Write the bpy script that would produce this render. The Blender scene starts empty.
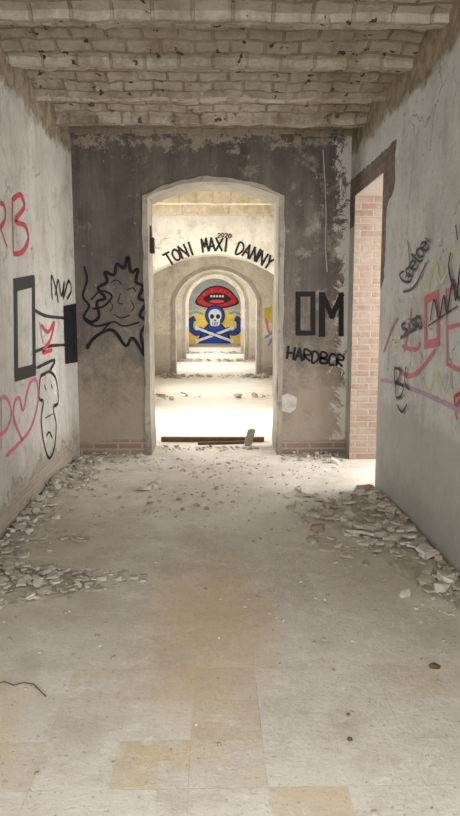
import bpy, bmesh, math, random
from mathutils import Vector, Matrix, noise, Euler
random.seed(7)
S=bpy.context.scene
# ---------------------------------------------------------------- camera
F=700.0; EYE=Vector((0,0,1.6))
cd=bpy.data.cameras.new("camera"); cam=bpy.data.objects.new("camera",cd)
S.collection.objects.link(cam); S.camera=cam
cam.location=EYE; cam.rotation_euler=Euler((math.radians(90-7.8),0,math.radians(-1.31)))
cd.sensor_fit='VERTICAL'; cd.sensor_height=24; cd.lens=24*F/816; cd.clip_start=0.05; cd.clip_end=200
R=cam.rotation_euler.to_matrix()
def ray(px,py): return R@Vector(((px-230)/F,-(py-408)/F,-1))
def onY(px,py,y):
    d=ray(px,py); t=y/d.y; p=EYE+d*t; return (p.x,p.z)
def onX(px,py,x):
    d=ray(px,py); t=x/d.x; p=EYE+d*t; return (p.y,p.z)
def onZ(px,py,z=0):
    d=ray(px,py); t=(z-EYE.z)/d.z; p=EYE+d*t; return (p.x,p.y)

XL,XR,YW,H=-1.51,1.48,7.77,3.40
# ---------------------------------------------------------------- material helpers
class NT:
    def __init__(s,name,rough=0.9):
        s.m=bpy.data.materials.new(name); s.m.use_nodes=True; s.t=s.m.node_tree
        s.b=s.t.nodes['Principled BSDF']; s.b.inputs['Roughness'].default_value=rough
        s.b.inputs['Specular IOR Level'].default_value=0.2
        s.tc=s.n('ShaderNodeTexCoord'); s.obj=s.tc.outputs['Object']
        sp=s.n('ShaderNodeSeparateXYZ'); s.l(s.obj,sp.inputs[0]); s.x,s.y,s.z=sp.outputs
    def n(s,t): return s.t.nodes.new(t)
    def l(s,a,b): s.t.links.new(a,b)
    def setin(s,sock,v):
        if isinstance(v,bpy.types.NodeSocket): s.l(v,sock)
        elif isinstance(v,(tuple,list)) and len(v)==3 and sock.type=='RGBA': sock.default_value=(*v,1)
        else: sock.default_value=v
    def noise(s,scale,detail=6,rough=.6,vec=None,dist=0):
        k=s.n('ShaderNodeTexNoise'); s.l(vec or s.obj,k.inputs['Vector'])
        k.inputs['Scale'].default_value=scale;k.inputs['Detail'].default_value=detail
        k.inputs['Roughness'].default_value=rough;k.inputs['Distortion'].default_value=dist
        return k.outputs['Fac']
    def math(s,op,a,b=0.0,c=None,clamp=False):
        k=s.n('ShaderNodeMath'); k.operation=op; k.use_clamp=clamp
        s.setin(k.inputs[0],a); s.setin(k.inputs[1],b)
        if c is not None: s.setin(k.inputs[2],c)
        return k.outputs[0]
    def mul(s,a,b): return s.math('MULTIPLY',a,b)
    def add(s,a,b): return s.math('ADD',a,b)
    def ramp(s,v,lo,hi,a=0.0,b=1.0):
        k=s.n('ShaderNodeMapRange'); s.setin(k.inputs[0],v)
        for i,q in enumerate((lo,hi,a,b)): k.inputs[i+1].default_value=q
        return k.outputs[0]
    def mix(s,f,a,b,mode='MIX'):
        k=s.n('ShaderNodeMix'); k.data_type='RGBA'; k.blend_type=mode
        s.setin(k.inputs[0],f); s.setin(k.inputs[6],a); s.setin(k.inputs[7],b)
        return k.outputs[2]
    def comb(s,x,y,z=0.0):
        k=s.n('ShaderNodeCombineXYZ'); s.setin(k.inputs[0],x);s.setin(k.inputs[1],y);s.setin(k.inputs[2],z); return k.outputs[0]
    def brick(s,vec,w,h,c1,c2,mort,ms=.012):
        k=s.n('ShaderNodeTexBrick'); s.l(vec,k.inputs['Vector'])
        for nme,c in (('Color1',c1),('Color2',c2),('Mortar',mort)): k.inputs[nme].default_value=(*c,1)
        k.inputs['Scale'].default_value=1; k.inputs['Mortar Size'].default_value=ms
        k.inputs['Brick Width'].default_value=w; k.inputs['Row Height'].default_value=h
        k.inputs['Mortar Smooth'].default_value=.3
        return k.outputs['Color'],k.outputs['Fac']
    def bump(s,h,strength=.4,dist=.02):
        k=s.n('ShaderNodeBump'); k.inputs['Strength'].default_value=strength; k.inputs['Distance'].default_value=dist
        s.l(h,k.inputs['Height']); s.l(k.outputs[0],s.b.inputs['Normal'])
    def out(s,c): s.setin(s.b.inputs['Base Color'],c); return s.m

BR1,BR2,MO=(.33,.22,.165),(.40,.30,.24),(.42,.38,.33)
def plaster(name,A,B,stain,brickz=.28,topz=3.2,topc=(.22,.17,.12),dado=None,streak=True,low=None):
    t=NT(name)
    c=t.mix(t.ramp(t.noise(1.1,8,.65),.38,.62),A,B)
    c=t.mix(t.mul(t.ramp(t.noise(3.2,8,.75),.48,.68),.65),c,stain)
    if streak:
        v=t.comb(t.mul(t.add(t.x,t.y),5.0),t.mul(t.z,.5))
        c=t.mix(t.mul(t.ramp(t.noise(1.0,6,.7,v),.52,.72),.5),c,stain)
    c=t.mix(t.mul(t.ramp(t.noise(14,4,.6),.62,.67),.6),c,stain)
    c=t.mix(t.mul(t.ramp(t.noise(2.0,9,.8,dist=.6),.60,.63),.5),c,tuple(min(.8,q*1.15) for q in A))
    k=t.n('ShaderNodeTexVoronoi'); k.feature='DISTANCE_TO_EDGE'; k.inputs['Scale'].default_value=1.3
    nz=t.n('ShaderNodeTexNoise'); nz.inputs['Scale'].default_value=2.5; nz.inputs['Detail'].default_value=6; t.l(t.obj,nz.inputs['Vector'])
    vm=t.n('ShaderNodeVectorMath'); vm.operation='MULTIPLY_ADD'; t.l(nz.outputs['Color'],vm.inputs[0]); vm.inputs[1].default_value=(.7,.7,.7); t.l(t.obj,vm.inputs[2]); t.l(vm.outputs[0],k.inputs['Vector'])
    crack=t.mul(t.ramp(k.outputs['Distance'],.0,.012,1,0),t.ramp(t.noise(1.7,3),.48,.58))
    c=t.mix(t.mul(crack,.6),c,(.2,.18,.16))
    n=t.noise(2.6,8,.7)
    if dado:
        f=t.ramp(t.add(t.z,t.mul(n,.35)),dado[0]+.12,dado[0]+.22,1,0)
        c=t.mix(t.mul(f,.75),c,dado[1])
    if low:
        f=t.ramp(t.add(t.z,t.mul(n,1.4)),1.3,1.0)
        c=t.mix(t.mul(f,.75),c,low)
    # damp grime rising from the floor
    f=t.ramp(t.add(t.z,t.mul(t.noise(4,9,.8),1.2)),1.05,.75)
    c=t.mix(t.mul(f,.5),c,tuple(q*.8 for q in stain))
    bc,bf=t.brick(t.comb(t.add(t.x,t.y),t.z),.27,.075,BR1,BR2,MO)
    bc=t.mix(.55,bc,(.36,.33,.28))
    fm=t.ramp(t.add(t.z,t.mul(t.ramp(n,.3,.7),.5)),brickz+.22,brickz+.27,1,0)
    c=t.mix(fm,c,bc)
    ft=t.ramp(t.add(t.z,t.mul(n,.5)),topz+.25,topz+.32)
    tc=t.mix(t.ramp(t.noise(9,6,.7),.4,.6),topc,(.38,.32,.25))
    c=t.mix(ft,c,tc)
    h=t.add(t.noise(9,10,.7),t.mul(t.mul(bf,fm),-.8))
    h=t.add(h,t.mul(t.add(t.add(fm,ft),crack),-.6))
    t.bump(h,.65,.025)
    return t.out(c)
def flat(name,col,rough=.85,var=.25,sc=12):
    t=NT(name,rough)
    c=t.mix(t.ramp(t.noise(sc,5,.7),.35,.7),col,tuple(q*(1-var) for q in col)); t.bump(t.noise(40,4),.2,.005)
    return t.out(c)
def brickmat(name,tint=None,f=0):
    t=NT(name)
    bc,bf=t.brick(t.comb(t.add(t.x,t.y),t.z),.27,.07,(.27,.165,.12),(.37,.25,.19),(.38,.33,.28),.01)
    c=t.mix(t.ramp(t.noise(4,7,.7),.38,.68),bc,(.40,.335,.28))
    if tint: c=t.mix(t.mul(t.ramp(t.noise(5,6),.3,.6,.6,1),f),bc,tint)
    t.bump(t.math('SUBTRACT',t.noise(20,5),bf),.6,.015); return t.out(c)

M_left=plaster('plaster_left',(.67,.65,.61),(.54,.52,.48),(.35,.325,.285),brickz=.22,low=(.44,.405,.355))
M_right=plaster('plaster_right',(.64,.65,.635),(.52,.53,.515),(.36,.35,.325),brickz=-.1,dado=(.85,(.43,.42,.385)))
M_far=plaster('plaster_far',(.70,.66,.57),(.58,.54,.46),(.38,.33,.26),brickz=.1,topz=3.4,dado=(1.0,(.47,.42,.35)))
M_brick=brickmat('brick_reveal'); M_lint=brickmat('sooty_brick',(.12,.10,.09),.85)

def frontmat():
    t=NT('plaster_dark_grey')
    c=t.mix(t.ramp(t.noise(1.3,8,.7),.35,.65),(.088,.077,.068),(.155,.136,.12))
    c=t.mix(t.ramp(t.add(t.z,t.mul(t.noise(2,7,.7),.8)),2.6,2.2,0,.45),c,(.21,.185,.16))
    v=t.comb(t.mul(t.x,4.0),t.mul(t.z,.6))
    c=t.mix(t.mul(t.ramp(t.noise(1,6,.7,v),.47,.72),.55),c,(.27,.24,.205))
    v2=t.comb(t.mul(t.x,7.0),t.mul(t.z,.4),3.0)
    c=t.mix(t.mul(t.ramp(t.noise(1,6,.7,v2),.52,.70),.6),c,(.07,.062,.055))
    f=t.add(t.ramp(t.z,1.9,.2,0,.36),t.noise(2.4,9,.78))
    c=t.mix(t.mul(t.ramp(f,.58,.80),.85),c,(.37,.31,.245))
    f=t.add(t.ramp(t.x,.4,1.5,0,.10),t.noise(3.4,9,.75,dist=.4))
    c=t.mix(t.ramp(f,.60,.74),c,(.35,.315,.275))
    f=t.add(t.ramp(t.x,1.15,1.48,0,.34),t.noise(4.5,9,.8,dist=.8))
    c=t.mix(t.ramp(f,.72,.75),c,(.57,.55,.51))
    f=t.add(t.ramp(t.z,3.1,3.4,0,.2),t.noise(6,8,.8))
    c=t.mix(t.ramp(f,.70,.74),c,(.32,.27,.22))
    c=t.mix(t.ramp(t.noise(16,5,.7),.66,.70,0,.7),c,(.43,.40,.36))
    bc,bf=t.brick(t.comb(t.x,t.z),.27,.072,(.24,.17,.13),(.30,.22,.175),(.36,.31,.26))
    fm=t.ramp(t.add(t.z,t.mul(t.noise(2.6,6),.25)),.28,.31,1,0)
    c=t.mix(fm,c,bc)
    t.bump(t.math('SUBTRACT',t.noise(8,10,.75),t.mul(bf,fm)),.6,.02)
    return t.out(c)
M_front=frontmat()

def ceilmat(name,A,B,C,dirt,hole=True):
    t=NT(name)
    bc,bf=t.brick(t.comb(t.x,t.y),.25,.12,A,B,C,.013)
    c=t.mix(t.ramp(t.noise(2.6,9,.75),.42,.66),bc,A)
    c=t.mix(t.mul(t.ramp(t.noise(4,9,.85),.45,.64),.75),c,dirt)
    c=t.mix(t.mul(t.ramp(t.noise(1.4,6,.75),.48,.66),.55),c,tuple(q*.7 for q in dirt))
    if hole:
        c=t.mix(t.ramp(t.noise(12,3,.5),.655,.675),c,(.07,.05,.04))
        f=t.add(t.ramp(t.y,5.8,7.7,0,.22),t.noise(3,9,.8))
        c=t.mix(t.mul(t.ramp(f,.58,.74),.6),c,(.22,.17,.125))
    t.bump(t.math('SUBTRACT',t.noise(12,10,.75),t.mul(bf,.8)),.9,.03)
    return t.out(c)
M_ceil=ceilmat('whitewashed_brick_vault',(.50,.45,.38),(.42,.365,.295),(.23,.18,.13),(.30,.24,.175))
M_beam=ceilmat('crumbled_beam_plaster',(.58,.54,.465),(.50,.455,.385),(.38,.33,.26),(.28,.22,.16))
M_ceil2=ceilmat('ochre_vault',(.58,.48,.31),(.49,.39,.25),(.34,.26,.17),(.38,.30,.19),False)
M_beam2=ceilmat('ochre_beam',(.64,.56,.41),(.56,.48,.34),(.46,.38,.27),(.38,.30,.2),False)

def floormat():
    t=NT('worn_cement_tile_floor',.8)
    T=.27
    tx=t.math('DIVIDE',t.add(t.x,.09+8*T),T); ty=t.math('DIVIDE',t.add(t.y,.25),T)
    fx=t.math('FLOOR',tx); fy=t.math('FLOOR',ty)
    wn=t.n('ShaderNodeTexWhiteNoise'); wn.noise_dimensions='2D'; t.l(t.comb(fx,fy),wn.inputs['Vector']); rnd=wn.outputs['Value']
    gx=t.math('ABSOLUTE',t.math('SUBTRACT',t.math('FRACT',tx),.5)); gy=t.math('ABSOLUTE',t.math('SUBTRACT',t.math('FRACT',ty),.5))
    grout=t.ramp(t.math('MAXIMUM',gx,gy),.486,.494)
    base=t.mix(t.ramp(t.noise(.9,8,.65),.35,.65),(.575,.53,.46),(.72,.685,.62))
    base=t.mix(t.mul(t.ramp(t.noise(2.2,10,.82),.46,.62),.65),base,(.44,.39,.32))
    base=t.mix(t.mul(t.ramp(t.noise(4.0,10,.85,dist=.5),.53,.61),.65),base,(.79,.77,.725))
    near=t.ramp(t.add(t.y,t.mul(t.noise(1.5,4),1.6)),3.2,4.6,1,0)
    tile=t.mix(t.ramp(rnd,.86,.9),(.68,.655,.60),(.58,.50,.37))
    tile=t.mix(t.ramp(rnd,.18,.12),tile,(.54,.50,.43))
    def is_(i,j): return t.mul(t.math('COMPARE',fx,i,.4),t.math('COMPARE',fy,j,.4))
    for i,j,f,cc in ((8,10,.85,(.50,.405,.265)),(7,9,.9,(.58,.465,.26)),(8,9,.6,(.54,.47,.34)),(6,11,.8,(.56,.47,.31)),(7,11,.6,(.58,.50,.36)),(6,10,.5,(.57,.51,.39)),(4,9,.8,(.60,.49,.25)),(4,8,.6,(.58,.48,.27)),(4,10,.7,(.60,.50,.29))):
        tile=t.mix(t.mul(is_(i,j),f),tile,cc)
    dust=t.ramp(t.noise(2.6,10,.82),.43,.56,.0,1)
    c=t.mix(t.mul(t.mul(near,dust),.8),base,tile)
    def blob(cx,cy,rx,ry,s=3):
        a=t.math('POWER',t.math('DIVIDE',t.math('SUBTRACT',t.x,cx),rx),2.0)
        b=t.math('POWER',t.math('DIVIDE',t.math('SUBTRACT',t.y,cy),ry),2.0)
        d=t.add(t.add(a,b),t.mul(t.noise(s,9,.8),2.4))
        return t.ramp(d,1.0,2.3,1,0)
    c=t.mix(t.mul(blob(-.03,3.55,.42,1.1),.62),c,(.62,.47,.27))
    c=t.mix(t.mul(blob(-.95,2.3,.25,.7),.5),c,(.60,.49,.26))
    c=t.mix(t.mul(blob(-1.15,4.9,.6,1.8),.65),c,(.41,.35,.27))
    c=t.mix(t.mul(blob(1.2,4.8,.5,1.8),.6),c,(.44,.39,.325))
    c=t.mix(t.mul(blob(.1,6.6,1.5,.8),.45),c,(.49,.42,.34))
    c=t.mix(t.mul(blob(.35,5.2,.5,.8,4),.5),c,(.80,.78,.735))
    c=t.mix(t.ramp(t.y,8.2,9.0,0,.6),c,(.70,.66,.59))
    gm=t.mul(t.mul(grout,near),t.ramp(t.noise(3,6,.7),.46,.62,.0,.45))
    c=t.mix(gm,c,(.42,.37,.29))
    c=t.mix(t.mul(t.ramp(t.noise(45,3,.6),.61,.69),.55),c,(.32,.275,.215))
    c=t.mix(t.mul(t.ramp(t.noise(13,8,.8),.58,.66),.45),c,(.40,.345,.275))
    t.bump(t.math('SUBTRACT',t.add(t.noise(11,10,.8),t.mul(t.noise(60,3),.25)),t.mul(gm,.3)),.5,.02)
    return t.out(c)
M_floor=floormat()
M_ground=flat('dry_ground',(.36,.33,.25),var=.4,sc=2)
M_r1=flat('rubble_pale',(.59,.55,.49),var=.4); M_r2=flat('rubble_grey',(.44,.395,.33),var=.4); M_r3=flat('rubble_brick',(.40,.29,.22),var=.3)
M_dust=flat('rubble_dust',(.46,.41,.34),var=.4,sc=9)
M_black=flat('spray_black',(.014,.014,.016),.6,.1); M_red=flat('spray_red',(.60,.05,.08),.6,.15)
M_pink=flat('spray_pink',(.66,.13,.27),.6,.15); M_faded=flat('spray_faded_red',(.64,.19,.25),.7,.3,5)
M_yel=flat('spray_yellow',(.64,.65,.30),.6,.1); M_blue=flat('mural_blue',(.012,.045,.28),.6,.2)
M_my=flat('mural_yellow',(.64,.47,.10),.6,.3,3); M_mr=flat('mural_dark_red',(.42,.02,.025),.6,.2,4)
M_mw=flat('mural_white',(.55,.56,.55),.6,.2,4); M_mlb=flat('mural_lightblue',(.13,.30,.58),.6,.2,4); M_mg=flat('mural_grey',(.36,.36,.36),.6,.3,4)
M_lilac=flat('spray_lilac',(.46,.33,.42),.7,.1)
M_wood=flat('weathered_wood',(.15,.095,.06),.85,.4,8)
M_dark=flat('soot',(.06,.05,.045)); M_tan=plaster('door_edge_plaster',(.46,.42,.355),(.35,.315,.265),(.22,.19,.155),brickz=-1,topz=9,streak=False)
M_wire=flat('cable_grey',(.5,.49,.46))

# ---------------------------------------------------------------- mesh helpers
def obj(name,bm,mats,smooth=False,parent=None):
    me=bpy.data.meshes.new(name); bm.normal_update(); bm.to_mesh(me); bm.free()
    for m in mats: me.materials.append(m)
    o=bpy.data.objects.new(name,me); S.collection.objects.link(o)
    if parent: o.parent=parent
    return o
def addbox(bm,a,b,mi=0,side=None):
    x0,y0,z0=a;x1,y1,z1=b
    v=[bm.verts.new(p) for p in ((x0,y0,z0),(x1,y0,z0),(x1,y1,z0),(x0,y1,z0),(x0,y0,z1),(x1,y0,z1),(x1,y1,z1),(x0,y1,z1))]
    for i,f in enumerate(((0,3,2,1),(4,5,6,7),(0,1,5,4),(1,2,6,5),(2,3,7,6),(3,0,4,7))):
        q=bm.faces.new([v[k] for k in f]); q.material_index=mi
        if side is not None and i in (0,2,4): q.material_index=side
def sidewall(name,x0,x1,ya,yb,ops,mats):
    bm=bmesh.new(); cur=ya
    for (a,b,lo,hi) in sorted(ops):
        addbox(bm,(x0,cur,-.1),(x1,a,3.6),0,1)
        if lo>0: addbox(bm,(x0,a,-.1),(x1,b,lo),0)
        addbox(bm,(x0,a,hi),(x1,b,3.6),0,1)
        cur=b
    addbox(bm,(x0,cur,-.1),(x1,yb,3.6),0,1)
    return obj(name,bm,mats)
def archpts(hw,cx,spring,apex,n=24,z0=-.1,jit=.008,seed=0):
    P=[]
    for i in range(14):
        z=z0+(spring-z0)*i/14; P.append((cx-hw+jit*noise.noise(Vector((z*6,seed,0)))*2,z))
    rise=apex-spring; r=(hw*hw+rise*rise)/(2*rise); a0=math.asin(min(1,hw/r))
    for i in range(n+1):
        a=-a0+2*a0*i/n; j=jit*noise.noise(Vector((a*8,seed,5)))*2
        P.append((cx+(r+j)*math.sin(a),apex-r+(r+j)*math.cos(a)))
    for i in range(13,-1,-1):
        z=z0+(spring-z0)*i/14; P.append((cx+hw+jit*noise.noise(Vector((z*6,seed,9)))*2,z))
    return P
def archwall(name,y,th,hw,cx,spring,apex,mats,x0=XL,x1=XR,seed=0):
    A=archpts(hw,cx,spring,apex,seed=seed)
    out=[(x0,-.1)]+A+[(x1,-.1),(x1,3.6),(x0,3.6)]
    bm=bmesh.new()
    f=[bm.verts.new((u,y,z)) for u,z in out]; b=[bm.verts.new((u,y+th,z)) for u,z in out]
    bm.faces.new(f[::-1]); bm.faces.new(b)
    n=len(out)
    for i in range(n):
        q=bm.faces.new((f[i],f[(i+1)%n],b[(i+1)%n],b[i]))
        if 1<=i<=len(A)-1: q.material_index=1
    bmesh.ops.recalc_face_normals(bm,faces=bm.faces)
    bmesh.ops.triangulate(bm,faces=[q for q in bm.faces if len(q.verts)>4])
    return obj(name,bm,mats)
def archtrim(name,y,th,w,hw,cx,spring,apex,mat,seed,jit=.03):
    A=archpts(hw+.003,cx,spring,apex+.003,z0=0,jit=.006,seed=seed); B=archpts(hw+w,cx,spring+.01,apex+w*.8,z0=0,jit=jit,seed=seed+3)
    bm=bmesh.new()
    rows=[[bm.verts.new((u,yy,z)) for u,z in L] for L,yy in ((A,y),(A,y-th),(B,y-th),(B,y))]
    for r in range(3):
        for i in range(len(A)-1): bm.faces.new((rows[r][i],rows[r][i+1],rows[r+1][i+1],rows[r+1][i]))
    bmesh.ops.recalc_face_normals(bm,faces=bm.faces)
    return obj(name,bm,[mat])

# ---------------------------------------------------------------- shell
YB=-3.0; YE=33.0
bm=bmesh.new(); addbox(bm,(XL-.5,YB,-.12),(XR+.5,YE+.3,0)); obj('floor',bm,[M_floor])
bm=bmesh.new(); addbox(bm,(-40,-30,-.3),(40,60,-.14)); obj('ground',bm,[M_ground])
WT=.45
sidewall('wall_left',XL-WT,XL,YB,YW+.6,[(-1.2,.9,.9,2.7)],[M_left,M_brick])  # window opening is out of view, added to let light into the corridor
sidewall('wall_right',XR,XR+WT,YB,YW+.6,[(-.6,1.6,.9,2.7),(6.27,7.5,0,2.8)],[M_right,M_brick])  # first opening is an unseen window added for light; second is the doorway
lops=[(9.0,11.3,.8,2.9),(13.2,15.2,.9,2.7),(19,22.4,.8,2.8),(24.6,27.3,.8,2.8),(29,32,.8,2.8)]
rops=[(9.3,11.0,0,2.7),(14.0,16.5,.9,2.7),(19.4,22,.9,2.7),(24.6,27,.9,2.7),(29.5,31.5,.9,2.7)]
sidewall('wall_left_far',XL-WT,XL,YW+.6,YE,lops,[M_far,M_far])
sidewall('wall_right_far',XR,XR+WT,YW+.6,YE,rops,[M_far,M_far])
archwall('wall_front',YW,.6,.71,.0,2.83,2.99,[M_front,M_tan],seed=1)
archtrim('trim_1',YW,.010,.055,.71,0,2.83,2.99,M_tan,2,.014)
archwall('wall_lettered_arch',12.0,.5,1.10,.0,2.22,2.57,[M_far,M_far],seed=3)
archwall('wall_middle',17.9,.5,1.03,.06,1.9,2.66,[M_far,M_far],seed=4)
archtrim('trim_2',17.9,.03,.10,1.03,.06,1.9,2.66,M_tan,7,.01)
archwall('wall_inner',23.6,.5,.99,.04,1.9,2.84,[M_far,M_far],seed=5)
archtrim('trim_3',23.6,.03,.10,.99,.04,1.9,2.84,M_tan,8,.01)
archwall('wall_innermost',28.0,.4,1.05,.04,1.9,2.93,[M_far,M_far],seed=6)
bm=bmesh.new(); addbox(bm,(XL-WT,YE,-.1),(XR+WT,YE+.3,3.6)); obj('wall_back',bm,[M_far])
for y in (9.3,10.5,11.65):
    bm=bmesh.new(); n=24; rows=[]
    for i in range(n+1):
        x=XL+(XR-XL)*i/n; k=lambda s:noise.noise(Vector((x*5,y,s)))*.012
        rows.append([bm.verts.new((x,yy+k(a),zz+k(a+5))) for a,(yy,zz) in enumerate(((y,3.48),(y,3.17),(y+.17,3.17),(y+.17,3.48)))])
    for i in range(n):
        for j in range(3): bm.faces.new((rows[i][j],rows[i+1][j],rows[i+1][j+1],rows[i][j+1]))
    obj('ceiling_beam',bm,[M_beam2])

def ceiling(name,ya,yb,off,mats,nx=46,sp=.8):
    prof=[];k=math.floor((ya-off)/sp)
    y=off+k*sp
    while y<yb+sp:
        bw=.055
        prof+= [(y-bw,H,1),(y,H-.004,1),(y+bw,H,1),(y+bw+.006,H+.05,0)]
        a,b=y+bw+.01,y+sp-bw-.01
        for i in range(1,10): 
            u=i/10; prof.append((a+(b-a)*u,H+.05+.09*math.sin(math.pi*u),0))
        prof.append((y+sp-bw-.006,H+.05,1))
        y+=sp
    prof=[p for p in prof if ya<=p[0]<=yb]
    prof=[(ya,H+.06,0)]+prof+[(yb,H+.06,0)]
    bm=bmesh.new(); g=[]
    for (y,z,m) in prof:
        row=[]
        for i in range(nx+1):
            x=XL-.02+(XR-XL+.04)*i/nx
            dn=noise.noise(Vector((x*3,y*3,1)))*.02+noise.noise(Vector((x*11,y*11,3)))*.014
            dy=noise.noise(Vector((x*5,y,7)))*.03+noise.noise(Vector((x*17,y*3,9)))*.012
            yy=y if (y==ya or y==yb) else y+dy
            row.append(bm.verts.new((x,yy,z+dn)))
        g.append(row)
    for j in range(len(g)-1):
        for i in range(nx):
            q=bm.faces.new((g[j][i],g[j][i+1],g[j+1][i+1],g[j+1][i])); q.material_index=prof[j][2]
    return obj(name,bm,mats)
ceiling('ceiling',YB,YW,6.3,[M_ceil,M_beam],nx=90)
ceiling('ceiling_far',YW+.55,YE,6.6,[M_ceil2,M_beam2],nx=24,sp=1.1)
bm=bmesh.new(); addbox(bm,(XL-WT,YB,3.62),(XR+WT,YE+.3,3.8)); obj('roof_slab',bm,[M_r2])

# ---------------------------------------------------------------- graffiti
def smooth(P,n=6,closed=False):
    if len(P)<3: return P
    Q=[];L=len(P)
    rng=range(L if closed else L-1)
    for i in rng:
        p0=P[(i-1)%L] if closed or i>0 else P[0]; p1=P[i]; p2=P[(i+1)%L]; p3=P[(i+2)%L] if closed or i+2<L else P[-1]
        for k in range(n):
            t=k/n
            Q.append(tuple(.5*((2*p1[j])+(-p0[j]+p2[j])*t+(2*p0[j]-5*p1[j]+4*p2[j]-p3[j])*t*t+(-p0[j]+3*p1[j]-3*p2[j]+p3[j])*t**3) for j in (0,1)))
    Q.append(P[0] if closed else P[-1]); return Q
class Graf:
    def __init__(s,name,plane,val,mats,so=.0004):
        s.name=name;s.plane=plane;s.val=val;s.mats=mats;s.bm=bmesh.new();s.k=0;s.so=so
    def to2(s,p): return onY(p[0],p[1],s.val) if s.plane=='Y' else onX(p[0],p[1],s.val)
    def P3(s,q,o):
        if s.plane=='Y': return (q[0],s.val-o,q[1])
        return (s.val+(o if s.val<0 else -o),q[0],q[1])
    def stroke(s,pts,w=.03,mi=0,sharp=False,closed=False):
        P=[s.to2(p) for p in pts]
        if closed: P=P+[P[0]] if sharp else P
        if not sharp: P=smooth(P,6,closed)
        s.k+=1; o=.003+s.so*s.k
        hw=w/2
        L=len(P)
        if sharp:
            for i in range(L-1):
                a,b=P[i],P[i+1]; dx,dy=b[0]-a[0],b[1]-a[1]; d=math.hypot(dx,dy) or 1; dx/=d;dy/=d
                a=(a[0]-dx*hw*.9,a[1]-dy*hw*.9); b=(b[0]+dx*hw*.9,b[1]+dy*hw*.9)
                o+=.0002
                s.bm.faces.new([s.bm.verts.new(s.P3(q,o)) for q in ((a[0]-dy*hw,a[1]+dx*hw),(a[0]+dy*hw,a[1]-dx*hw),(b[0]+dy*hw,b[1]-dx*hw),(b[0]-dy*hw,b[1]+dx*hw))]).material_index=mi
            return
        prev=None
        for i in range(L):
            a=P[max(i-1,0)]; b=P[min(i+1,L-1)]; dx,dy=b[0]-a[0],b[1]-a[1]; d=math.hypot(dx,dy) or 1; dx/=d;dy/=d
            ww=hw*(1+.25*noise.noise(Vector((P[i][0]*9,P[i][1]*9,s.k))))
            if i in (0,L-1): ww*=.55
            l=s.bm.verts.new(s.P3((P[i][0]-dy*ww,P[i][1]+dx*ww),o)); r=s.bm.verts.new(s.P3((P[i][0]+dy*ww,P[i][1]-dx*ww),o))
            if prev: s.bm.faces.new((prev[0],prev[1],r,l)).material_index=mi
            prev=(l,r)
    def poly(s,pts,mi=0,sm=False,dz=.0012):
        P=[s.to2(p) for p in pts]
        if sm: P=smooth(P,6,True)[:-1]
        s.k+=1; o=.003+dz*s.k
        f=s.bm.faces.new([s.bm.verts.new(s.P3(q,o)) for q in P]); f.material_index=mi
        bmesh.ops.triangulate(s.bm,faces=[f])
    def ell(s,cx,cy,rx,ry,mi,n=20): s.poly([(cx+rx*math.cos(2*math.pi*i/n),cy+ry*math.sin(2*math.pi*i/n)) for i in range(n)],mi)
    def done(s): return obj(s.name,s.bm,s.mats)
FONT={'T':[[(0,0),(1,0)],[(.5,0),(.5,1)]],'O':[[(.5,0),(0,.3),(.05,.8),(.5,1),(.95,.8),(1,.3),(.5,0)]],'N':[[(0,1),(0,0),(1,1),(1,0)]],
'I':[[(.5,0),(.5,1)]],'M':[[(0,1),(.1,0),(.5,.6),(.9,0),(1,1)]],'A':[[(0,1),(.5,0),(1,1)],[(.2,.65),(.8,.65)]],'X':[[(0,0),(1,1)],[(1,0),(0,1)]],
'D':[[(0,0),(0,1),(.6,.95),(1,.5),(.6,.05),(0,0)]],'Y':[[(0,0),(.5,.5),(1,0)],[(.5,.5),(.5,1)]],'H':[[(0,0),(0,1)],[(1,0),(1,1)],[(0,.5),(1,.5)]],
'R':[[(0,1),(0,0),(.9,.1),(.9,.4),(0,.5),(1,1)]],'B':[[(0,1),(0,0),(.8,.1),(.8,.4),(0,.5),(1,.6),(1,.9),(0,1)]],'C':[[(1,.1),(.3,0),(0,.5),(.3,1),(1,.9)]],
'G':[[(1,.1),(.3,0),(0,.5),(.3,1),(1,.9),(1,.5),(.5,.5)]],'2':[[(0,.2),(.5,0),(1,.3),(0,1),(1,1)]],'0':[[(.5,0),(0,.5),(.5,1),(1,.5),(.5,0)]],
'a':[[(1,.4),(.3,.3),(0,.7),(.4,1),(1,.6)],[(1,.35),(1,1)]],'e':[[(0,.65),(1,.6),(.6,.3),(0,.6),(.3,1),(1,.9)]],'t':[[(.5,0),(.4,.9),(.9,1)],[(0,.35),(1,.3)]],
'i':[[(.5,.4),(.5,1)]],'s':[[(1,.35),(.2,.4),(.3,.65),(.9,.8),(.1,1)]],'u':[[(0,.4),(.1,.9),(.8,.9),(1,.4)]],' ':[]}
def text(g,txt,fn,cw,ch,w,mi=0):
    for i,c in enumerate(txt):
        x,y,a=fn(i)
        for st in FONT[c]:
            pts=[]
            for (u,v) in st:
                lx=(u-.5)*cw*(.35 if c=='I' else 1)+random.uniform(-.3,.3); ly=(v-.5)*ch+random.uniform(-.3,.3)
                pts.append((x+lx*math.cos(a)-ly*math.sin(a),y+lx*math.sin(a)+ly*math.cos(a)))
            g.stroke(pts,w,mi,sharp=(c in 'TNIMAXYH'))

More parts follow.
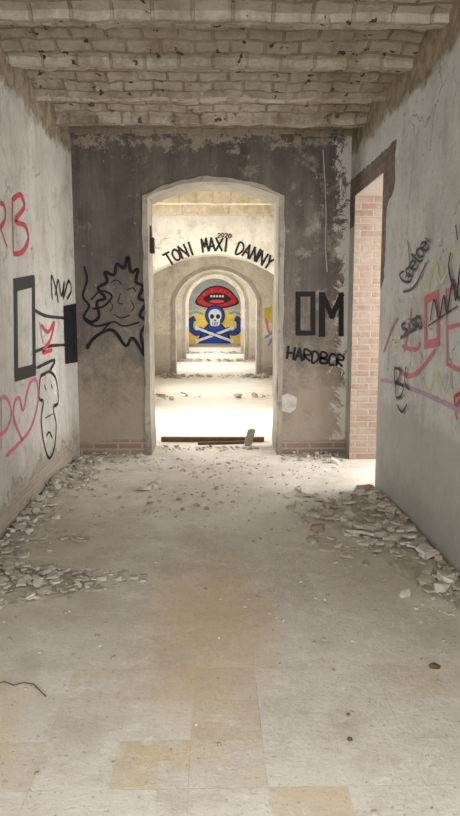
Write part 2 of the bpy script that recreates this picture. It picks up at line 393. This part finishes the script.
g=Graf('graffiti_creature','Y',YW,[M_black])
g.stroke([(87,349),(94,338),(108,330),(116,333),(126,346),(133,338),(145,356),(141,334),(147,322),(140,315),(146,302),(139,298),(143,286),(136,282),(138,269),(131,272),(128,257),(124,268),(117,264),(114,275),(105,272),(107,282),(98,288),(105,298),(97,302),(99,316),(92,322),(84,318)],.036)
g.stroke([(84,266),(87,280),(83,296),(89,306),(84,318),(96,326),(112,322)],.026)
g.stroke([(91,300),(101,291),(112,296),(104,306),(92,309)],.022)
g.stroke([(110,283),(117,280),(122,285)],.012); g.stroke([(127,290),(133,288),(136,292)],.012)
g.stroke([(114,314),(121,318),(130,315)],.012); g.stroke([(121,293),(118,302),(123,304)],.010)
g.stroke([(108,300),(113,306),(110,312)],.010); g.stroke([(130,300),(134,306),(131,312)],.010)
g.stroke([(86,346),(98,336),(112,322),(124,326),(140,322)],.018)
g.done()
g=Graf('graffiti_block_letters','Y',YW,[M_black])
g.stroke([(298,294),(313,294),(313,333),(298,333)],.055,0,True,True)
g.stroke([(322,334),(322,295)],.07,0,True); g.stroke([(323,296),(332,316),(341,296)],.06,0,True); g.stroke([(341,295),(341,334)],.06,0,True)
text(g,'HARDBCR',lambda i:(291+i*8.2,353+i*1.3,.12),6.5,11,.026)
g.done()
g=Graf('graffiti_arch_names','Y',12.0,[M_black])
T='TONI MAXI DANNY'
def fa(i):
    x=169+i*7.15; k=(x-216)/50; return (x,244.5+16*k*k,math.atan(2*16*k/50))
text(g,T,fa,6,12,.036)
text(g,'2020',lambda i:(219+i*3.6,235+abs(i-1)*.4,0),2.6,4,.016)
g.done()
g=Graf('graffiti_red_initials','X',XL,[M_red]); 
g.stroke([(0,203),(4,206),(5,218),(0,228)],.035); g.stroke([(0,228),(7,248)],.035); g.stroke([(-6,200),(-6,252)],.035)
g.stroke([(12,199),(13,252)],.04); g.stroke([(12,200),(20,195),(24,207),(15,221),(25,226),(28,240),(22,252),(13,254)],.04); g.stroke([(31,248),(31.5,250)],.05)
g.done()
g=Graf('graffiti_black_frames','X',XL,[M_black,M_red])
g.stroke([(15,285),(33,281),(34,370),(16,375)],.10,0,True,True)
g.poly([(63,306),(77,303),(78,362),(65,364)],0)
g.stroke([(34,310),(46,316),(64,318)],.03); g.stroke([(34,352),(50,346),(66,345)],.03)
g.stroke([(52,300),(51,276),(56,290),(58,303)],.03)
g.stroke([(55,296),(58,280),(61,296),(64,282),(63,298),(68,281),(71,290),(67,299)],.03)
g.stroke([(41,325),(48,332),(54,322),(50,340),(42,352),(52,350)],.035,1); g.stroke([(43,344),(39,322)],.03,1); g.stroke([(36,368),(54,360),(50,370)],.03,0)
g.done()
g=Graf('graffiti_pink_heart','X',XL,[M_pink])
g.stroke([(2,396),(8,400),(11,415),(6,430),(-3,436)],.03); g.stroke([(1,396),(1,450)],.027)
g.stroke([(22,440),(14,420),(14,404),(19,398),(23,410),(29,385),(36,380),(38,400),(32,425),(22,440),(6,456)],.03)
g.done()
g=Graf('graffiti_ghost_figure','X',XL,[M_black])
g.stroke([(40,378),(39,398),(43,402),(41,420),(44,445),(49,458),(54,448),(56,425),(53,408),(58,402),(56,380),(50,372),(44,374)],.03,0,False,True)
g.stroke([(44,385),(46,390)],.03); g.stroke([(51,384),(52,389)],.03); g.stroke([(45,418),(52,414)],.02); g.stroke([(46,436),(49,432),(52,438)],.02)
g.done()
g=Graf('graffiti_faded_red_letters','X',XR,[M_faded,M_red,M_lilac])
g.stroke([(404,352),(409,330),(412,308)],.045,0); g.stroke([(402,346),(416,350),(421,342)],.03,0)
g.stroke([(426,300),(438,294),(439,342),(426,345)],.06,0,True,True)
g.stroke([(447,288),(448,366)],.055,0); g.stroke([(447,292),(462,282)],.05,0); g.stroke([(448,328),(462,324)],.05,0); g.stroke([(448,364),(464,372)],.05,0)
g.stroke([(400,372),(412,376),(424,366),(436,350)],.035,0); g.stroke([(384,352),(392,330),(398,318)],.03,0)
g.stroke([(455,396),(458,420)],.03,1); g.stroke([(456,396),(468,392),(458,406),(470,420)],.03,1)
g.stroke([(381,380),(400,384),(430,396),(464,412)],.03,2)
g.done()
g=Graf('graffiti_yellow_scribble','X',XR,[M_yel])
g.stroke([(418,262),(422,282),(428,290),(436,262),(441,282),(452,262),(460,246)],.018)
g.stroke([(422,378),(430,392),(437,372),(446,392),(455,362),(464,380)],.018); g.stroke([(392,332),(396,345),(402,336)],.02)
g.done()
g=Graf('graffiti_black_tags','X',XR,[M_black]); g.k=8
text(g,'Gaetaei',lambda i:(406+i*3.6,277-i*6.4,-.9),8,12,.020)
g.stroke([(409,240),(411,262),(409,284)],.018); g.stroke([(404,292),(416,286),(428,262)],.018)
text(g,'sisa',lambda i:(405+i*5,326-i*2,-.3),5,16,.024)
g.stroke([(402,338),(408,334),(420,326)],.024)
g.stroke([(432,322),(436,300),(441,318),(446,296),(449,312),(455,280),(458,300),(462,268)],.024)
g.stroke([(453,252),(451,268),(456,288),(462,300)],.024); g.stroke([(458,225),(460,240)],.03); g.stroke([(430,326),(460,306)],.02)
g.stroke([(396,368),(397,384),(398,398)],.026); g.stroke([(396,368),(402,370),(400,380),(397,383),(405,386),(403,396),(398,398)],.024); g.stroke([(408,366),(407,382),(411,390)],.024)
g.stroke([(399,405),(404,412),(409,404)],.022)
g.done()
def ragged(name,pts,mat,amp=.035,off=.004):
    Q=[]
    for i,(y,z) in enumerate(pts):
        y2,z2=pts[(i+1)%len(pts)]; d=math.hypot(y2-y,z2-z); n=max(1,int(d/.05))
        for k in range(n):
            a=(y+(y2-y)*k/n,z+(z2-z)*k/n); e=amp
            if abs(a[0]-6.268)<.01 or abs(a[1]-2.803)<.01 and 6.2<a[0]<7.6: e=0
            q=(a[0]+e*noise.noise(Vector((a[0]*13,a[1]*13,2))),a[1]+e*noise.noise(Vector((a[0]*13,a[1]*13,8))))
            Q.append((min(q[0],7.765),q[1]))
    bm=bmesh.new(); f=bm.faces.new([bm.verts.new((XR-off,y,z)) for y,z in Q]); 
    r=bmesh.ops.extrude_face_region(bm,geom=[f]); 
    for v in r['geom']:
        if isinstance(v,bmesh.types.BMVert): v.co.x=XR
    bmesh.ops.triangulate(bm,faces=[q for q in bm.faces if len(q.verts)>4]); bmesh.ops.recalc_face_normals(bm,faces=bm.faces)
    return obj(name,bm,[mat])
ragged('trim_4',[(5.88,2.98),(5.88,2.60),(6.12,2.50),(6.15,1.9),(6.268,1.8),(6.268,2.803),(7.50,2.803),(7.52,2.5),(7.76,2.5),(7.76,3.0)],M_lint)

g=Graf('graffiti_colour_patch','Y',17.9,[M_faded,M_my,M_mlb,M_black],.0013)
g.poly([(264,308),(275,306),(276,322),(265,324)],1); g.stroke([(266,318),(270,334),(276,322)],.06,0); g.stroke([(265,338),(275,332),(268,346)],.05,2)
g.done()
g=Graf('mural_skull_and_mouth','Y',YE,[M_my,M_mr,M_black,M_blue,M_mw,M_mlb,M_red,M_mg],.0012)
g.poly([(184,310),(245,310),(245,344),(184,344)],0)
g.poly([(184,275),(245,275),(245,310),(184,310)],7)
g.poly([(195,303),(200,294),(207,288),(217,285.5),(227,288),(234,294),(239,303),(228,307.5),(217,308.5),(205,307.5)],2,True)
g.poly([(197,302),(202,294),(208,289.5),(217,287),(226,289.5),(232,294),(237,302),(227,306),(217,307),(206,306)],1,True)
g.poly([(203,299),(210,294),(217,293),(224,294),(231,299),(224,303.5),(217,304.5),(210,303.5)],2,True)
for x,y,r in ((204,294.5,1.5),(212,290.3,1.4),(221,290.3,1.5),(230,294.5,1.4)): g.ell(x,y,r,r*.7,6,10)
g.ell(217,301.5,7.5,1.7,6)
for i in range(5): g.ell(211.5+i*2.8,296.2,1.1,1.3,4,8)
g.stroke([(189,314),(196,312),(203,314)],.10,5); g.stroke([(229,314),(235,312),(241,315)],.10,5)
g.poly([(197,343.5),(201,331),(208,324),(222,324),(228,331),(232,343.5)],2); g.poly([(199,343.5),(203,332),(209,325),(221,325),(226,332),(230,343.5)],3)
def lim(P,w=.26):
    g.stroke(P,w,2); g.stroke(P,w-.09,3)
lim([(205,330),(197,333),(191,329),(191,321),(195,318)]); lim([(225,330),(233,333),(239,329),(239,321),(235,318)])
for (a,b) in (((197,341),(232,328)),((232,341),(197,328))):
    m=((a[0]+b[0])/2,(a[1]+b[1])/2+.3)
    g.stroke([a,m,b],.20,2); g.stroke([a,m,b],.12,4)
for x,y in ((197,341),(232,328),(232,341),(197,328)): g.ell(x,y-1,1.9,1.4,4,10); g.ell(x,y+1,1.9,1.4,4,10)
g.ell(215,315.5,10,10.5,2); g.ell(215,315.5,8.8,9.3,3)
g.poly([(208.5,316),(210,311),(215,309),(220,311),(221.5,316),(220,320),(219,325.5),(211,325.5),(210,320)],4,True)
g.ell(212,316.5,2.1,2.4,2); g.ell(218,316.5,2.1,2.4,2); g.poly([(215,318.8),(216.4,321),(213.6,321)],2)
for x in (212.6,214.2,215.8,217.4): g.stroke([(x,322.2),(x,325.2)],.03,2,True)
g.done()

# ---------------------------------------------------------------- rubble
def chunk(bm,c,r,fl=.5,mi=0):
    g=bmesh.ops.create_icosphere(bm,subdivisions=1,radius=1)
    vs=g['verts']; M=Euler((random.uniform(-.35,.35),random.uniform(-.35,.35),random.uniform(0,6.28))).to_matrix()
    sx,sy,sz=random.uniform(.7,1.3),random.uniform(.5,1.1),fl*random.uniform(.7,1.3)
    for v in vs:
        k=v.co*random.uniform(.75,1.15); k=Vector((max(-.75,min(.75,k.x))*sx,max(-.75,min(.75,k.y))*sy,max(-.55,min(.55,k.z))*sz))
        v.co=Vector(c)+(M@k)*r
    for v in vs:
        for f in v.link_faces: f.material_index=mi
def slab(bm,c,r,th,mi=0,tilt=.25):
    n=random.randint(4,7); M=Euler((random.uniform(-tilt,tilt),random.uniform(-tilt,tilt),random.uniform(0,6.28))).to_matrix()
    A=[2*math.pi*(i+random.uniform(-.35,.35))/n for i in range(n)]; rr=[r*random.uniform(.55,1.1) for _ in A]
    t=[bm.verts.new(Vector(c)+M@Vector((q*math.cos(a)*.95,q*math.sin(a)*.7,th/2))) for a,q in zip(A,rr)]
    b=[bm.verts.new(Vector(c)+M@Vector((q*math.cos(a),q*math.sin(a)*.75,-th/2))) for a,q in zip(A,rr)]
    bm.faces.new(t).material_index=mi; bm.faces.new(b[::-1]).material_index=mi
    for i in range(n): bm.faces.new((b[i],b[(i+1)%n],t[(i+1)%n],t[i])).material_index=mi
def pile(name,fn,n,rmin,rmax,height,slabs=.5,w=(.45,.52,.03),mound=None,ex=3.2):
    bm=bmesh.new()
    def mh(x,y): return 0
    if mound:
        cx,cy,rx,ry,hh=mound
        def mh(x,y):
            a=((x-cx)/rx)**2+((y-cy)/ry)**2
            return max(0,hh*(1-a)*(.7+.8*noise.noise(Vector((x*5,y*5,1)))))+(-.004 if a>=.98 else 0)
        N=26; G=[]
        for j in range(N+1):
            row=[]
            for i in range(N+1):
                x=min(max(cx-rx+2*rx*i/N,XL+.012),XR-.012); y=min(cy-ry+2*ry*j/N,YW-.012)
                row.append(bm.verts.new((x,y,mh(x,y)+.012*max(0,noise.noise(Vector((x*25,y*25,4))))*(1 if mh(x,y)>.004 else 0)-.002)))
            G.append(row)
        for j in range(N):
            for i in range(N): bm.faces.new((G[j][i],G[j][i+1],G[j+1][i+1],G[j+1][i])).material_index=3
        bmesh.ops.remove_doubles(bm,verts=bm.verts,dist=.0005)
    for _ in range(n):
        x,y,d=fn()
        r=rmin+(rmax-rmin)*random.random()**ex
        x=min(max(x,XL+r*1.3+.005),XR-r*1.3-.005)
        if y<YW: y=min(y,YW-r*1.3-.005)
        z=height*d*random.random()+r*.15+mh(x,y)
        mi=random.choices((0,1,2),w)[0]
        if random.random()<slabs: slab(bm,(x,y,z+.003),r,r*.25,mi)
        else: chunk(bm,(x,y,z),r,.55,mi)
    return obj(name,bm,[M_r1,M_r2,M_r3,M_dust])
def strip(xw,s,y0,y1,wmax,mar=.03):
    def f():
        y=random.uniform(y0,y1); ww=wmax*(.6+.8*noise.noise(Vector((y*1.7,xw,0))))
        q=random.random()**1.9; return (xw+s*(mar+q*max(.08,ww)),y,(1-q)**1.5)
    return f
def blobf(cx,cy,rx,ry):
    def f():
        a=random.uniform(0,6.28); q=random.random()**.6*(1+.25*math.sin(3*a+1))
        return (cx+rx*q*math.cos(a),cy+ry*q*math.sin(a),max(0,1-q))
    return f
pile('rubble_pile',strip(XL,1,4.4,7.6,.55),560,.006,.06,.04,.35,mound=(XL,6.1,.34,1.6,.07))
pile('rubble_pile',blobf(-1.22,4.02,.66,.33),720,.006,.052,.03,.75,mound=(-1.3,4.02,.6,.33,.045),ex=2.8)
pile('rubble_pile',strip(XR,-1,3.5,6.15,.62),400,.007,.09,.03,.75,mound=(XR,4.9,.42,1.4,.06),ex=2.9)
pile('rubble_pile',blobf(1.0,5.3,.42,.9),260,.006,.08,.015,.8)
for a,b in ((-1.42,-.75),(.75,1.4)):
    def fr(a=a,b=b):
        q=random.random()**1.6; return (random.uniform(a,b),YW-.05-.35*q,1-q)
    pile('rubble_pile',fr,100,.008,.05,.04,.4)
pile('rubble_pile',lambda:(random.uniform(-.6,.6),random.gauss(8.12,.07),.5),90,.008,.045,.02,.4,w=(.3,.6,.1))
pile('rubble_pile',lambda:(random.gauss(-.35,.5),random.uniform(5.4,7.55),.1),260,.004,.04,.008,.4,ex=4)
for yy,cn in ((13.1,50),(17.3,230),(23.1,190),(27.4,120)):
    def ff(yy=yy):
        x=random.choice((-1,1))*(random.uniform(.1,1.3) if random.random()<.5 else random.uniform(.75,1.3)); return (x,max(yy-.35,min(yy+.25,random.gauss(yy,.2))),.7)
    pile('rubble_pile',ff,cn,.02,.11,.07,.4,w=(.2,.7,.1))
bm=bmesh.new()
for _ in range(2400):
    y=1.2+6.4*random.random()**.75; x=random.uniform(XL+.08,XR-.08)
    if abs(x)<.5 and y<4.5 and random.random()<.55: continue
    if noise.noise(Vector((x*1.5,y*1.2,9)))<-.05 and random.random()<.7: continue
    r=.003+.016*random.random()**4.5
    chunk(bm,(x,y,r*.25),r,.6,random.choices((0,1,2),(.3,.64,.06))[0])
obj('scattered_debris',bm,[M_r1,M_r2,M_r3])
for px,py,r,mi in ((98,462,.09,0),(145,490,.07,0),(155,488,.05,0),(217,489,.04,1),(335,463,.07,0),(435,668,.032,2),(350,740,.014,2),(348,715,.011,2),(405,596,.05,0),(452,586,.07,0),(320,458,.05,1)):
    x,y=onZ(px,py); bm=bmesh.new(); chunk(bm,(x,y,r*.22),r,.6); obj('plaster_chunk',bm,[(M_r1,M_r2,M_wood)[mi]])
def plank(a,b,w,th,z):
    a=Vector((*a,z));b=Vector((*b,z)); d=b-a; L=d.length
    bm=bmesh.new(); n=10; R3=d.to_track_quat('X','Z').to_matrix(); rows=[]
    for i in range(n+1):
        k=noise.noise(Vector((i*.7,L,w)))*.006
        rows.append([bm.verts.new(a+R3@Vector((L*i/n,yy+k,zz+abs(k)*.5))) for yy,zz in ((-w/2,0),(w/2,0),(w/2,th),(-w/2,th))])
    for i in range(n):
        for j in range(4): bm.faces.new((rows[i][j],rows[i][(j+1)%4],rows[i+1][(j+1)%4],rows[i+1][j]))
    bm.faces.new(rows[0][::-1]); bm.faces.new(rows[-1])
    bmesh.ops.recalc_face_normals(bm,faces=bm.faces)
    return obj('wooden_plank',bm,[M_wood])
plank((-.66,8.62),(.62,8.58),.07,.055,.0); plank((-.2,8.40),(.42,8.46),.05,.03,.0)
bm=bmesh.new(); addbox(bm,(.36,8.30,0),(.45,8.36,.20)); bmesh.ops.bevel(bm,geom=bm.edges[:],offset=.012,segments=2,affect='EDGES')
for v in bm.verts: v.co.x+=v.co.z*.25; v.co+=Vector((noise.noise(v.co*20),0,noise.noise(v.co*25)))*.006
obj('broken_brick',bm,[M_r2])
def tube(name,pts,r,mat):
    cu=bpy.data.curves.new(name,'CURVE'); cu.dimensions='3D'; cu.bevel_depth=r; cu.bevel_resolution=2
    sp=cu.splines.new('POLY'); sp.points.add(len(pts)-1)
    for i,p in enumerate(pts): sp.points[i].co=(*p,1)
    cu.materials.append(mat); o=bpy.data.objects.new(name,cu); S.collection.objects.link(o); return o
P=[onZ(px,py) for px,py in ((-6,686),(4,683),(14,686),(24,684),(34,685),(40,692),(46,697))]
tube('dry_twig',[(x,y,.004+.003*(i%2)) for i,(x,y) in enumerate(P)],.0025,M_wood)
P=[onY(px,py,YW) for px,py in ((323,150),(325,185),(326,215),(325,245),(327,272))]
tube('hanging_cable',[(x,YW-.008,z) for x,z in P],.006,M_wire)
bm=bmesh.new(); addbox(bm,(-.705,7.95,2.25),(-.66,8.05,2.42)); addbox(bm,(-.705,7.97,2.42),(-.69,8.03,2.55)); bmesh.ops.bevel(bm,geom=bm.edges[:],offset=.004,segments=1,affect='EDGES'); obj('door_hinge',bm,[M_dark])
g=Graf('plaster_patch','Y',YW,[M_r1]); g.poly([(281,396),(288,393),(297,398),(296,408),(290,413),(282,411),(279,404)],0); g.done()

# ---------------------------------------------------------------- light
w=bpy.data.worlds.new('world'); S.world=w; w.use_nodes=True
bg=w.node_tree.nodes['Background']; bg.inputs[0].default_value=(.92,.96,1,1); bg.inputs[1].default_value=1.6
def area(name,loc,rot,sx,sy,p,col=(1,.975,.93)):
    L=bpy.data.lights.new(name,'AREA'); L.shape='RECTANGLE'; L.size=sx; L.size_y=sy; L.energy=p; L.color=col
    o=bpy.data.objects.new(name,L); o.location=loc; o.rotation_euler=[math.radians(a) for a in rot]; S.collection.objects.link(o)
area('daylight_rear',(0,YB+.05,1.9),(80,0,0),2.8,2.8,195,(1,.98,.95))
area('added_light_left',(XL-.5,-.15,1.8),(0,-90,0),1.7,2.0,60)  # added lamp at the unseen left opening, brightens the near corridor
area('added_light_right',(XR+.5,.5,1.8),(0,90,0),1.7,2.0,60)  # same kind of added lamp, at the unseen right opening
area('daylight_side_door',(XR+1.3,6.9,1.7),(0,80,0),2.4,1.6,85,(1,.97,.92))
for y0,y1,p in ((9.0,11.3,150),(13.2,15.2,110),(19,22.4,150),(24.6,27.3,120),(29,32,100)):
    area('daylight_left_far',(XL-.5,(y0+y1)/2,1.95),(0,-75,0),1.8,y1-y0,p)
for y0,y1,p in ((9.3,11.0,85),(14,16.5,60),(19.4,22,70),(24.6,27,60),(29.5,31.5,50)):
    area('daylight_right_far',(XR+.5,(y0+y1)/2,1.95),(0,75,0),1.8,y1-y0,p)
S.view_settings.view_transform='Standard'
S.view_settings.exposure=0.12
